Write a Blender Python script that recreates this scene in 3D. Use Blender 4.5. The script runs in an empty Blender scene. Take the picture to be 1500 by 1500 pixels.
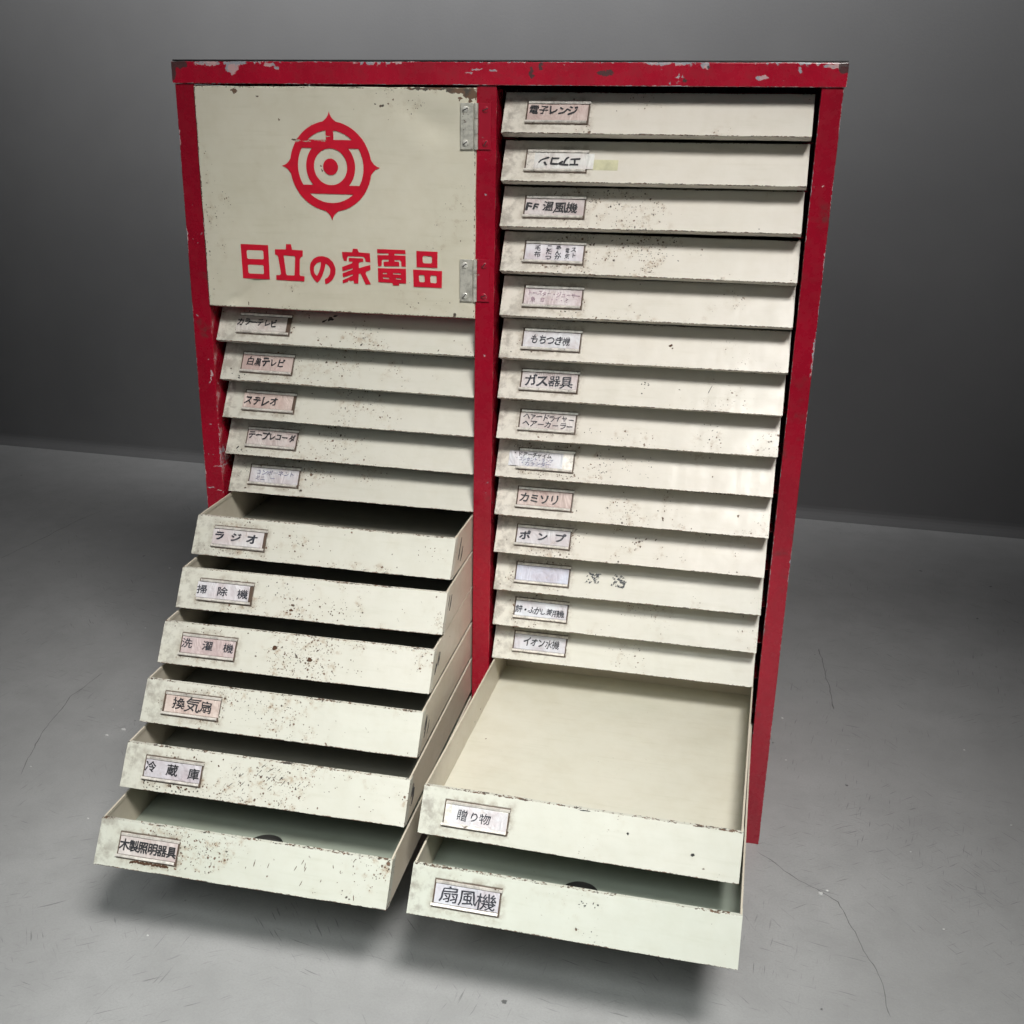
import bpy, bmesh, math, random
from mathutils import Matrix, Vector, Euler, noise
random.seed(7)
MM = 0.001

# ------------------------------------------------------------------ camera
scene = bpy.context.scene
col = scene.collection
cam_data = bpy.data.cameras.new('camera')
cam = bpy.data.objects.new('camera', cam_data)
col.objects.link(cam)
cam_data.sensor_width = 36.0
cam_data.lens = 1682.72 / 1500 * 36.0
cam_data.shift_x = 0.02988
cam_data.shift_y = 0.02967
cam_data.clip_start = 0.02
cam_data.clip_end = 60
R = [[0.97318, -0.21147, -0.0905], [0.22979, 0.91159, 0.34088], [0.01042, -0.35253, 0.93574]]
M = Matrix(((R[0][0], R[0][2], -R[0][1], 0.63384),
            (R[1][0], R[1][2], -R[1][1], -1.23256),
            (R[2][0], R[2][2], -R[2][1], 0.83761),
            (0, 0, 0, 1)))
cam.matrix_world = M
scene.camera = cam

# ------------------------------------------------------------------ world, lamps, exposure
world = bpy.data.worlds.new('World')
scene.world = world
world.use_nodes = True
world.node_tree.nodes['Background'].inputs[0].default_value = (0.80, 0.90, 1.0, 1)
world.node_tree.nodes['Background'].inputs[1].default_value = 0.030

def lamp(name, loc, target, sx, sy, power, colour, spread=math.pi):
    d = bpy.data.lights.new(name, 'AREA')
    d.shape = 'RECTANGLE'; d.size = sx; d.size_y = sy
    d.energy = power; d.color = colour; d.spread = spread
    o = bpy.data.objects.new(name, d)
    col.objects.link(o)
    o.location = loc
    o.rotation_euler = (Vector(target) - Vector(loc)).to_track_quat('-Z', 'Y').to_euler()
    return o
lamp('ceiling_lamp', (0.98, -1.30, 2.10), (0.37, -0.30, 0.36), 0.62, 0.40, 6.2, (1.0, 0.98, 0.945), math.radians(54))
lamp('floor_fill', (0.35, -1.95, 1.75), (0.42, -0.95, 0.0), 1.3, 0.6, 4.5, (0.95, 1.0, 0.97), math.radians(52))  # unseen fill, added to brighten the foreground floor
lamp('front_fill', (-0.1, -2.3, 1.5), (0.35, 0.0, 0.3), 0.9, 0.6, 0.9, (0.90, 1.0, 0.97), math.radians(100))  # soft fill added from the front, source unseen
lamp('wall_fill', (-0.05, 0.15, 2.60), (-0.02, 1.30, 1.75), 1.9, 0.3, 32, (1.0, 1.0, 1.0), math.radians(76))  # added to brighten the upper wall, in place of bounced light

scene.view_settings.view_transform = 'Standard'
scene.view_settings.look = 'None'
scene.view_settings.exposure = 0.0
scene.view_settings.gamma = 1.0
scene.render.engine = 'CYCLES'
scene.render.filter_size = 1.15
scene.cycles.use_adaptive_sampling = True
scene.cycles.adaptive_threshold = 0.02
scene.cycles.use_denoising = True
scene.cycles.max_bounces = 6
scene.cycles.diffuse_bounces = 4
scene.cycles.glossy_bounces = 3

# ------------------------------------------------------------------ node helpers
class NT:
    def __init__(self, name):
        self.m = bpy.data.materials.new(name)
        self.m.use_nodes = True
        self.t = self.m.node_tree
        self.b = self.t.nodes['Principled BSDF']
        self.co = self.t.nodes.new('ShaderNodeTexCoord')
        self.oi = self.t.nodes.new('ShaderNodeObjectInfo')
    def n(self, typ, **kw):
        x = self.t.nodes.new(typ)
        for k, v in kw.items(): setattr(x, k, v)
        return x
    def put(self, sock, v):
        if isinstance(v, bpy.types.NodeSocket): self.t.links.new(v, sock)
        elif v is not None:
            if isinstance(v, (tuple, list)) and len(v) == 3 and sock.type == 'RGBA': v = (*v, 1)
            sock.default_value = v
    def math(self, op, a, b=None, c=None, clamp=False):
        x = self.n('ShaderNodeMath', operation=op, use_clamp=clamp)
        self.put(x.inputs[0], a)
        if b is not None: self.put(x.inputs[1], b)
        if c is not None: self.put(x.inputs[2], c)
        return x.outputs[0]
    def vmath(self, op, a, b=None):
        x = self.n('ShaderNodeVectorMath', operation=op)
        self.put(x.inputs[0], a)
        if b is not None: self.put(x.inputs[1], b)
        return x.outputs[1] if op in ('LENGTH', 'DOT_PRODUCT', 'DISTANCE') else x.outputs[0]
    def mix(self, f, a, b, blend='MIX'):
        x = self.n('ShaderNodeMix', data_type='RGBA', blend_type=blend)
        self.put(x.inputs[0], f); self.put(x.inputs[6], a); self.put(x.inputs[7], b)
        return x.outputs[2]
    def ramp(self, v, a, b, lo=0.0, hi=1.0):
        x = self.n('ShaderNodeMapRange', interpolation_type='SMOOTHSTEP')
        self.put(x.inputs[0], v); self.put(x.inputs[1], a); self.put(x.inputs[2], b)
        x.inputs[3].default_value = lo; x.inputs[4].default_value = hi
        return x.outputs[0]
    def noise(self, vec, scale, detail=3, rough=0.55, w=None, dist=0.0, color=False):
        x = self.n('ShaderNodeTexNoise', noise_dimensions='3D')
        if w is not None: vec = self.vmath('ADD', vec, w)
        self.put(x.inputs['Vector'], vec)
        x.inputs['Scale'].default_value = scale; x.inputs['Detail'].default_value = detail
        x.inputs['Roughness'].default_value = rough; x.inputs['Distortion'].default_value = dist
        return x.outputs[1] if color else x.outputs[0]
    def voro(self, vec, scale, w=None):
        x = self.n('ShaderNodeTexVoronoi', voronoi_dimensions='3D')
        if w is not None: vec = self.vmath('ADD', vec, w)
        self.put(x.inputs['Vector'], vec)
        x.inputs['Scale'].default_value = scale
        return x.outputs[0], x.outputs[1]
    def sep(self, vec):
        x = self.n('ShaderNodeSeparateXYZ'); self.put(x.inputs[0], vec); return x.outputs
    def comb(self, x_, y_, z_):
        x = self.n('ShaderNodeCombineXYZ')
        for i, v in enumerate((x_, y_, z_)): self.put(x.inputs[i], v)
        return x.outputs[0]
    def rand(self):
        r = self.oi.outputs['Random']
        return self.comb(self.math('MULTIPLY', r, 7.3), self.math('MULTIPLY', r, 13.7), self.math('MULTIPLY', r, 29.1))
    def scalev(self, vec, s):
        return self.vmath('MULTIPLY', vec, s)
    def spots(self, vec, lst, w=None):
        """ragged patches in the xz plane: (x, z, rx, rz) in mm"""
        wob = self.noise(vec, 180, 4, 0.7, color=True)
        wob = self.vmath('SUBTRACT', wob, (0.5, 0.5, 0.5))
        wob = self.scalev(wob, (0.009, 0.0, 0.009))
        p = self.vmath('ADD', vec, wob)
        acc = None
        for (x, z, rx, rz) in lst:
            d = self.vmath('SUBTRACT', p, (x*MM, 0, z*MM))
            d = self.scalev(d, (1/(rx*MM), 0, 1/(rz*MM)))
            l = self.vmath('LENGTH', d)
            acc = l if acc is None else self.math('MINIMUM', acc, l)
        return self.ramp(acc, 1.0, 0.86)
    def edge(self, lines, width=1.5):
        """1 on the given edges (axis, value in mm), falling to 0 over width mm"""
        s = self.sep(self.co.outputs['Object'])
        acc = None
        for ln in lines:
            d = self.math('ABSOLUTE', self.math('SUBTRACT', s[ln[0]], ln[1]*MM))
            if len(ln) > 2:
                d = self.math('MAXIMUM', d, self.math('ABSOLUTE', self.math('SUBTRACT', s[ln[2]], ln[3]*MM)))
            acc = d if acc is None else self.math('MINIMUM', acc, d)
        return self.ramp(acc, width*MM, 0.0)
    def bump(self, h, strength, dist=0.001):
        x = self.n('ShaderNodeBump')
        x.inputs['Strength'].default_value = strength; x.inputs['Distance'].default_value = dist
        self.put(x.inputs['Height'], h)
        self.put(self.b.inputs['Normal'], x.outputs[0])

def paint_material(name, edges, panel=False, spots_=None, rust=1.0):
    """old cream enamel with rust specks, chipped edges and grime; tint and rust amount come from the object"""
    k = NT(name)
    P = k.co.outputs['Object']
    W = k.rand()
    base = k.oi.outputs['Color']
    amt = k.math('MULTIPLY', k.oi.outputs['Alpha'], rust)
    x, y, z = k.sep(P)
    # mottled enamel
    n1 = k.noise(P, 9, 4, 0.6, W)
    n2 = k.noise(P, 60, 4, 0.6, W)
    c = k.mix(k.ramp(n1, 0.3, 0.75), base, (0.955, 0.965, 0.955), 'MULTIPLY')
    c = k.mix(k.ramp(n2, 0.35, 0.8, 0, 0.45), c, (0.92, 0.90, 0.86), 'MULTIPLY')
    # horizontal rub marks
    sm = k.noise(k.scalev(P, (6, 60, 60)), 3, 4, 0.6, W)
    c = k.mix(k.ramp(sm, 0.5, 0.8, 0, 0.5), c, (0.88, 0.88, 0.84), 'MULTIPLY')
    # specks
    wob = k.scalev(k.vmath('SUBTRACT', k.noise(P, 300, 3, 0.7, W, color=True), (0.5, 0.5, 0.5)), (0.004, 0.004, 0.004))
    Q = k.vmath('ADD', P, wob)
    cl = k.noise(P, 15, 3, 0.6, W)
    cl2 = k.noise(P, 34, 2, 0.5, k.vmath('ADD', W, (4.1, 2.2, 8.8)))
    if panel:
        # more rust round the card holder and along the middle of the panel
        hx = k.math('SUBTRACT', k.math('ABSOLUTE', k.math('SUBTRACT', x, -98.5*MM)), 32*MM)
        hz = k.math('SUBTRACT', k.math('ABSOLUTE', k.math('SUBTRACT', z, 19.45*MM)), 10.45*MM)
        dh = k.math('MAXIMUM', hx, hz)
        near = k.ramp(dh, 9*MM, 0.5*MM)
        mid = k.ramp(k.math('ABSOLUTE', k.math('ADD', x, 0.025)), 0.13, 0.0)
        cl = k.math('ADD', cl, k.math('MULTIPLY', near, 0.11))
        cl = k.math('ADD', cl, k.math('MULTIPLY', mid, 0.06))
    dens = k.math('MULTIPLY', k.ramp(cl, 0.50, 0.72), amt)
    spots = None
    for sc, r0, gate in ((230, 0.34, 0.8), (480, 0.40, 0.85), (90, 0.24, 0.45)):
        dist_, colr = k.voro(Q, sc, W)
        rr = k.sep(colr)
        thr = k.math('MULTIPLY', rr[1], r0)
        thr = k.math('MULTIPLY', thr, k.ramp(dens, 0.0, 0.5, 0.35, 1.0))
        on = k.math('LESS_THAN', rr[0], k.math('MULTIPLY', dens, gate))
        d0 = k.math('SUBTRACT', thr, dist_)
        s = k.math('MULTIPLY', k.ramp(d0, -0.02, 0.08), on)
        spots = s if spots is None else k.math('MAXIMUM', spots, s)
    # sparse everywhere specks
    dist_, colr = k.voro(Q, 120, k.vmath('ADD', W, (1.7, 6.2, 3.1)))
    rr = k.sep(colr)
    s = k.math('MULTIPLY', k.ramp(k.math('SUBTRACT', k.math('MULTIPLY', rr[1], 0.17), dist_), -0.02, 0.05),
               k.math('LESS_THAN', rr[0], k.math('MULTIPLY', amt, 0.15)))
    spots = k.math('MAXIMUM', spots, s)
    # small scratches
    sc1 = k.noise(k.scalev(k.vmath('ADD', Q, k.comb(k.math('MULTIPLY', z, 0.6), 0, 0)), (420, 90, 60)), 1, 2, 0.5, W)
    sc2 = k.math('MULTIPLY', k.ramp(sc1, 0.755, 0.79), k.ramp(cl2, 0.45, 0.6))
    spots = k.math('MAXIMUM', spots, k.math('MULTIPLY', sc2, k.math('MINIMUM', amt, 1.0)))
    # chipped edges
    en = k.math('ADD', k.noise(P, 330, 3, 0.65, W), k.math('MULTIPLY', k.noise(P, 40, 2, 0.5, W), 0.5))
    e = k.edge(edges, 1.4)
    ch = k.ramp(k.math('ADD', k.math('MULTIPLY', e, 0.34), en), 1.10, 1.15)
    spots = k.math('MAXIMUM', spots, ch)
    if panel:
        lip = k.edge([(2, 0)], 1.5)
        spots = k.math('MAXIMUM', spots, k.ramp(k.math('ADD', k.math('MULTIPLY', lip, 0.42), en), 1.09, 1.15))
    if spots_:
        spots = k.math('MAXIMUM', spots, k.spots(P, spots_))
    # tan bleeding round the clusters
    halo = k.math('MULTIPLY', k.ramp(k.noise(P, 120, 4, 0.7, W), 0.5, 0.72), k.ramp(dens, 0.12, 0.8))
    c = k.mix(k.math('MULTIPLY', halo, 0.6), c, (0.30, 0.19, 0.10))
    if panel:
        gr = k.math('MULTIPLY', near, k.ramp(k.noise(P, 90, 4, 0.7, W), 0.40, 0.68))
        c = k.mix(k.math('MULTIPLY', gr, 0.55), c, (0.20, 0.14, 0.09))
        left = k.math('MULTIPLY', k.ramp(x, -0.115, -0.155), k.ramp(k.noise(P, 70, 4, 0.7, W), 0.42, 0.66))
        c = k.mix(k.math('MULTIPLY', left, 0.65), c, (0.20, 0.17, 0.14))
        line = k.math('MULTIPLY', k.ramp(dh, 1.5*MM, 0.8*MM), k.ramp(k.noise(P, 200, 2, 0.6, W), 0.25, 0.5))
        c = k.mix(k.math('MULTIPLY', line, 0.75), c, (0.05, 0.03, 0.02))
    rc = k.mix(k.ramp(k.noise(P, 140, 3, 0.6, W), 0.38, 0.58), (0.026, 0.018, 0.015), (0.115, 0.05, 0.022))
    c = k.mix(k.math('MULTIPLY', spots, 0.93), c, rc)
    if not panel:
        sm2 = k.math('MULTIPLY', k.ramp(k.noise(P, 7, 5, 0.65, W), 0.40, 0.74), 0.30)
        c = k.mix(sm2, c, (0.72, 0.68, 0.60), 'MULTIPLY')
    k.put(k.b.inputs['Base Color'], c)
    rg = k.ramp(k.noise(P, 45, 4, 0.6, W), 0.3, 0.75, 0.32, 0.44)
    rg = k.math('ADD', rg, k.math('MULTIPLY', spots, 0.4))
    k.put(k.b.inputs['Roughness'], rg)
    k.b.inputs['Coat Weight'].default_value = 0.06
    k.b.inputs['Coat Roughness'].default_value = 0.18
    k.bump(k.noise(P, 24, 4, 0.45, W), 0.55, 0.0018)
    return k.m

def red_material(name, edges, light_spots=None, dark_spots=None, topz=None, edge_amt=1.0, tone=1.0):
    k = NT(name)
    P = k.co.outputs['Object']
    W = k.rand()
    x, y, z = k.sep(P)
    n1 = k.noise(P, 11, 4, 0.6, W)
    c = k.mix(k.ramp(n1, 0.3, 0.75), (0.36*tone, 0.0035*tone, 0.021*tone), (0.28*tone, 0.0035*tone, 0.017*tone))
    n2 = k.noise(P, 80, 4, 0.65, W)
    c = k.mix(k.ramp(n2, 0.45, 0.8, 0, 0.5), c, (0.30, 0.010, 0.022))
    # dull smoky stains
    st = k.math('MULTIPLY', k.ramp(k.noise(P, 30, 3, 0.6, W), 0.60, 0.75), k.ramp(n2, 0.35, 0.6))
    c = k.mix(k.math('MULTIPLY', st, 0.7), c, (0.13, 0.035, 0.035))
    Q = k.vmath('ADD', P, k.scalev(k.vmath('SUBTRACT', k.noise(P, 260, 3, 0.7, W, color=True), (0.5, 0.5, 0.5)), (0.005, 0.005, 0.005)))
    dist_, colr = k.voro(Q, 85, W)
    rr = k.sep(colr)
    chips = k.math('MULTIPLY', k.ramp(k.math('SUBTRACT', k.math('MULTIPLY', rr[1], 0.15), dist_), -0.01, 0.04), k.math('LESS_THAN', rr[0], 0.09))
    en = k.math('ADD', k.noise(P, 260, 3, 0.65, W), k.math('MULTIPLY', k.noise(P, 28, 2, 0.5, W), 0.6))
    ec = k.ramp(k.math('ADD', k.math('MULTIPLY', k.edge(edges, 1.3), 0.28), en), 1.12 - 0.04*edge_amt, 1.17 - 0.04*edge_amt)
    chips = k.math('MAXIMUM', chips, ec)
    if topz is not None:
        tn = k.math('ADD', k.noise(P, 160, 4, 0.65), k.math('MULTIPLY', k.noise(k.vmath('ADD', P, (3.3, 0, 0)), 16, 2, 0.5), 0.8))
        band = k.math('SUBTRACT', k.math('MULTIPLY', k.math('SUBTRACT', tn, 0.94), 22*MM), k.math('SUBTRACT', topz*MM, z))
        chips = k.math('MAXIMUM', chips, k.ramp(band, -0.6*MM, 0.4*MM))
    if light_spots:
        chips = k.math('MAXIMUM', chips, k.spots(P, light_spots))
    # long fine scratches
    s1 = k.noise(k.scalev(P, (900, 300, 14)), 1, 2, 0.5, W)
    s1 = k.math('MULTIPLY', k.ramp(s1, 0.74, 0.78), k.ramp(k.noise(P, 12, 1, 0.5, W), 0.52, 0.62))
    c = k.mix(k.math('MULTIPLY', s1, 0.45), c, (0.55, 0.25, 0.27))
    cc = k.mix(k.ramp(k.noise(P, 90, 3, 0.6), 0.42, 0.55), (0.62, 0.42, 0.42), (0.36, 0.40, 0.44))
    c = k.mix(k.math('MULTIPLY', chips, 0.92), c, cc)
    if dark_spots:
        c = k.mix(k.math('MULTIPLY', k.spots(P, dark_spots), 0.9), c, (0.06, 0.045, 0.045))
    k.put(k.b.inputs['Base Color'], c)
    k.put(k.b.inputs['Roughness'], k.ramp(n2, 0.3, 0.8, 0.22, 0.38))
    k.b.inputs['Coat Weight'].default_value = 0.4
    k.b.inputs['Coat Roughness'].default_value = 0.15
    k.bump(k.noise(P, 25, 3, 0.45, W), 0.45, 0.0015)
    return k.m

def metal_material(name, tone, rust, redness=0.0):
    k = NT(name)
    P = k.co.outputs['Object']
    W = k.rand()
    c = k.mix(k.ramp(k.noise(P, 130, 4, 0.7, W), 0.35, 0.7), tone, tuple(v*0.62 for v in tone))
    r = k.ramp(k.math('ADD', k.noise(P, 260, 4, 0.7, W), k.math('MULTIPLY', k.noise(P, 50, 2, 0.5, W), 0.5)), 1.0-rust*0.14, 1.06-rust*0.14)
    c = k.mix(r, c, (0.07, 0.035, 0.02))
    if redness: c = k.mix(k.ramp(k.noise(P, 150, 3, 0.6), 0.74, 0.68), c, (0.34, 0.006, 0.024))
    k.put(k.b.inputs['Base Color'], c)
    k.put(k.b.inputs['Metallic'], k.math('MULTIPLY', k.math('SUBTRACT', 1.0, r), 0.35 if not redness else 0.0))
    k.put(k.b.inputs['Roughness'], k.ramp(r, 0, 1, 0.33, 0.8))
    return k.m

def card_material():
    k = NT('card_paper')
    P = k.co.outputs['Object']
    W = k.rand()
    c = k.mix(k.ramp(k.noise(P, 40, 3, 0.6, W), 0.35, 0.7), k.oi.outputs['Color'], (0.84, 0.76, 0.76), 'MULTIPLY')
    c = k.mix(k.ramp(k.noise(P, 150, 4, 0.7, W), 0.55, 0.8, 0, 0.55), c, (0.42, 0.30, 0.24))
    k.put(k.b.inputs['Base Color'], c)
    k.b.inputs['Roughness'].default_value = 0.5
    k.b.inputs['Coat Weight'].default_value = 0.55
    k.b.inputs['Coat Roughness'].default_value = 0.10
    h = k.noise(k.scalev(P, (1.0, 1.0, 0.6)), 60, 3, 0.6, W, dist=0.8)
    k.bump(h, 0.9, 0.004)
    return k.m

def ink_material(name, colour, fade=0.0):
    k = NT(name)
    P = k.co.outputs['Object']
    k.put(k.b.inputs['Base Color'], colour)
    k.b.inputs['Roughness'].default_value = 0.5
    if fade:
        lo_, hi_ = (0.47, 0.53) if fade >= 1 else (0.36, 0.58)
        a = k.ramp(k.noise(P, 260, 3, 0.7), lo_, hi_, 1.0 - fade, 1.0)
        k.put(k.b.inputs['Alpha'], a)
    return k.m

def print_material():
    k = NT('red_print')
    P = k.co.outputs['Object']
    x, y, z = k.sep(P)
    c = k.mix(k.ramp(k.noise(P, 60, 3, 0.6), 0.35, 0.75), (0.66, 0.010, 0.034), (0.56, 0.009, 0.030))
    sp = k.spots(P, [(140, 804.6, 6, 0.8), (152, 804.9, 5, 0.7), (166, 805.0, 8, 0.6), (174, 808.0, 3, 0.5), (142, 804.6, 2, 1.6)])
    c = k.mix(sp, c, (0.45, 0.38, 0.30))
    k.put(k.b.inputs['Base Color'], c)
    k.b.inputs['Roughness'].default_value = 0.35
    return k.m

def floor_material():
    k = NT('floor_concrete')
    P = k.co.outputs['Object']
    c = k.mix(k.ramp(k.noise(P, 2.2, 5, 0.6), 0.3, 0.7), (0.345, 0.345, 0.345), (0.41, 0.41, 0.411))
    c = k.mix(k.ramp(k.noise(P, 14, 5, 0.7), 0.35, 0.75, 0, 0.6), c, (0.30, 0.30, 0.30))
    c = k.mix(k.ramp(k.noise(P, 420, 3, 0.7), 0.35, 0.75, 0, 0.5), c, (0.30, 0.30, 0.30))
    acc = None
    for i, ang in enumerate((0.2, 0.9, 1.7, 2.5)):
        m = k.n('ShaderNodeMapping'); m.inputs['Rotation'].default_value = (0, 0, ang)
        m.inputs['Location'].default_value = (i*3.7, i*1.9, i)
        k.put(m.inputs['Vector'], k.vmath('ADD', P, k.scalev(k.noise(P, 9, 2, 0.5, color=True), (0.02, 0.02, 0))))
        s = k.noise(k.scalev(m.outputs[0], (26, 420, 1)), 1, 2, 0.5)
        s = k.ramp(s, 0.64, 0.74)
        g = k.ramp(k.noise(m.outputs[0], 4.5, 2, 0.5), 0.47, 0.62)
        s = k.math('MULTIPLY', s, g)
        acc = s if acc is None else k.math('MAXIMUM', acc, s)
    c = k.mix(k.math('MULTIPLY', acc, 0.6), c, (0.11, 0.11, 0.112))
    Q = k.vmath('ADD', P, k.scalev(k.vmath('SUBTRACT', k.noise(P, 90, 3, 0.7, color=True), (0.5, 0.5, 0.5)), (0.012, 0.012, 0)))
    d1, cr = k.voro(Q, 42)
    rr = k.sep(cr)
    s = k.math('MULTIPLY', k.ramp(k.math('SUBTRACT', k.math('MULTIPLY', rr[1], 0.13), d1), -0.01, 0.05), k.math('LESS_THAN', rr[0], k.ramp(k.noise(P, 5, 2, 0.5), 0.4, 0.75, 0.02, 0.28)))
    c = k.mix(k.math('MULTIPLY', s, 0.75), c, (0.035, 0.035, 0.037))
    # hairline crazing
    h = k.math('ABSOLUTE', k.math('SUBTRACT', k.noise(P, 1.7, 2, 0.5), 0.5))
    h = k.math('MULTIPLY', k.ramp(h, 0.0016, 0.0), k.ramp(k.noise(P, 1.7, 2, 0.5), 0.5, 0.62))
    c = k.mix(k.math('MULTIPLY', h, 0.5), c, (0.07, 0.07, 0.07))
    k.put(k.b.inputs['Base Color'], c)
    k.put(k.b.inputs['Roughness'], k.ramp(k.noise(P, 20, 4, 0.6), 0.3, 0.8, 0.42, 0.58))
    hb = k.math('ADD', k.noise(P, 260, 4, 0.7), k.math('MULTIPLY', k.noise(P, 12, 2, 0.5), 1.2))
    k.bump(hb, 0.22, 0.0012)
    return k.m

def wall_material():
    k = NT('wall_plaster')
    P = k.co.outputs['Object']
    c = k.mix(k.ramp(k.noise(P, 1.6, 4, 0.6), 0.3, 0.7), (0.125, 0.125, 0.127), (0.15, 0.15, 0.151))
    c = k.mix(k.ramp(k.noise(P, 300, 3, 0.7), 0.4, 0.7, 0, 0.4), c, (0.14, 0.14, 0.14))
    s = k.noise(k.scalev(P, (7, 100, 90)), 1, 2, 0.5)
    s = k.math('MULTIPLY', k.ramp(s, 0.70, 0.78), k.ramp(k.noise(P, 3.3, 2, 0.5), 0.52, 0.68))
    c = k.mix(k.math('MULTIPLY', s, 0.4), c, (0.08, 0.08, 0.08))
    k.put(k.b.inputs['Base Color'], c)
    k.b.inputs['Roughness'].default_value = 0.75
    k.bump(k.noise(P, 180, 4, 0.7), 0.25, 0.001)
    return k.m

def plain(name, colour, rough=0.6, metallic=0.0):
    k = NT(name)
    P = k.co.outputs['Object']
    k.put(k.b.inputs['Base Color'], k.mix(k.ramp(k.noise(P, 60, 4, 0.6), 0.3, 0.75), colour, tuple(v*0.7 for v in colour)))
    k.b.inputs['Roughness'].default_value = rough
    k.b.inputs['Metallic'].default_value = metallic
    return k.m

# ------------------------------------------------------------------ mesh helpers (millimetres in, metres out)
def to_mesh(name, verts, faces, mat):
    me = bpy.data.meshes.new(name)
    me.from_pydata([(v[0]*MM, v[1]*MM, v[2]*MM) for v in verts], [], faces)
    if mat: me.materials.append(mat)
    me.validate(); me.update()
    return me

def link(name, me, parent=None, bevel=0.0, seg=2, loc=None):
    o = bpy.data.objects.new(name, me)
    col.objects.link(o)
    if parent is not None: o.parent = parent
    if loc: o.location = [v*MM for v in loc]
    if bevel:
        b = o.modifiers.new('bevel', 'BEVEL'); b.width = bevel*MM; b.segments = seg
        b.limit_method = 'ANGLE'; b.angle_limit = math.radians(40)
        for p in me.polygons: p.use_smooth = False
    return o

class B:
    def __init__(self): self.v = []; self.f = []
    def box(self, x0, x1, y0, y1, z0, z1):
        n = len(self.v)
        for z in (z0, z1):
            for (x, y) in ((x0, y0), (x1, y0), (x1, y1), (x0, y1)): self.v.append((x, y, z))
        self.f += [(n+3, n+2, n+1, n), (n+4, n+5, n+6, n+7)]
        for i in range(4):
            j = (i+1) % 4
            self.f.append((n+i, n+j, n+4+j, n+4+i))
        return self
    def sweep(self, prof, x0, x1, seg=1, jit=None):
        """closed profile [(y, z)] swept along x; profile runs clockwise seen from +x"""
        n = len(self.v); m = len(prof)
        for s in range(seg+1):
            x = x0 + (x1-x0)*s/seg
            for i, (y, z) in enumerate(prof):
                dy, dz = jit(x, y, z) if jit else (0, 0)
                self.v.append((x, y+dy, z+dz))
        for s in range(seg):
            for i in range(m):
                j = (i+1) % m
                a = n+s*m
                self.f.append((a+i, a+j, a+m+j, a+m+i))
        self.f.append(tuple(n+i for i in range(m))[::-1])
        self.f.append(tuple(n+seg*m+i for i in range(m)))
        return self
    def mesh(self, name, mat):
        me = to_mesh(name, self.v, self.f, mat)
        bm = bmesh.new(); bm.from_mesh(me)
        bmesh.ops.recalc_face_normals(bm, faces=bm.faces)
        bm.to_mesh(me); bm.free()
        return me

def box_part(name, dims, mat, parent, bevel=0.6):
    return link(name, B().box(*dims).mesh(name, mat), parent, bevel)

def flat_shapes(name, polys, mat, y, parent, smooth=False):
    """flat print: polygons in the xz plane (even-odd filled), a hair in front of the surface"""
    cu = bpy.data.curves.new(name, 'CURVE')
    cu.dimensions = '2D'; cu.fill_mode = 'BOTH'
    for poly in polys:
        sp = cu.splines.new('POLY')
        sp.points.add(len(poly)-1)
        for i, (a, b) in enumerate(poly): sp.points[i].co = (a*MM, b*MM, 0, 1)
        sp.use_cyclic_u = True
    tmp = bpy.data.objects.new('tmp', cu)
    me = bpy.data.meshes.new_from_object(tmp)
    bpy.data.objects.remove(tmp)
    me.transform(Matrix(((1, 0, 0, 0), (0, 0, -1, y*MM), (0, 1, 0, 0), (0, 0, 0, 1))))
    me.materials.clear(); me.materials.append(mat)
    me.name = name
    return link(name, me, parent)

glyph_cache = {}
def glyph(ch, weight):
    """one character as a flat mesh, returned as verts/faces in em units"""
    key = (ch, weight)
    if key not in glyph_cache:
        cu = bpy.data.curves.new('glyph', 'FONT')
        cu.body = ch; cu.size = 1.0; cu.offset = weight; cu.resolution_u = 3
        tmp = bpy.data.objects.new('tmp', cu)
        me = bpy.data.meshes.new_from_object(tmp)
        bpy.data.objects.remove(tmp)
        vs = [(v.co.x, v.co.y) for v in me.vertices]
        fs = [tuple(p.vertices) for p in me.polygons]
        bpy.data.meshes.remove(me)
        if vs:
            x0 = min(v[0] for v in vs); x1 = max(v[0] for v in vs)
            y0 = min(v[1] for v in vs); y1 = max(v[1] for v in vs)
        else: x0 = x1 = y0 = y1 = 0
        glyph_cache[key] = (vs, fs, (x0, x1, y0, y1))
    return glyph_cache[key]

# ------------------------------------------------------------------ materials
M_panel = paint_material('cream_panel_paint', [(2, 39.2)], panel=True)
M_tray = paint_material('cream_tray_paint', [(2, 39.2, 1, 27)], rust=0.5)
M_door = paint_material('cream_door_paint', [(0, 24), (0, 337), (2, 623.6), (2, 857.6)], spots_=[
    (70, 853.6, 3.4, 3.2), (322, 855.6, 17, 3.2), (331, 852.0, 8, 5.5), (300, 857.6, 42, 1.9), (321.6, 847.3, 2.0, 1.5), (332, 846, 2.2, 1.6),
    (136, 805.2, 4, 1.2), (142, 804.6, 2.2, 2.0), (166, 779, 1.6, 1.2), (167, 774, 1.1, 1.0), (73, 628, 1.0, 1.6), (316, 626, 1.5, 2.2),
    (200, 812, 1.4, 1.2), (236.8, 840.5, 2.6, 1.5), (228, 842, 1.3, 1.0), (205, 798, 1.6, 0.9), (96, 849, 1.3, 1), (120, 826, 1.2, 1.2)])
M_red = red_material('red_enamel', [(2, 0)])
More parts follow.
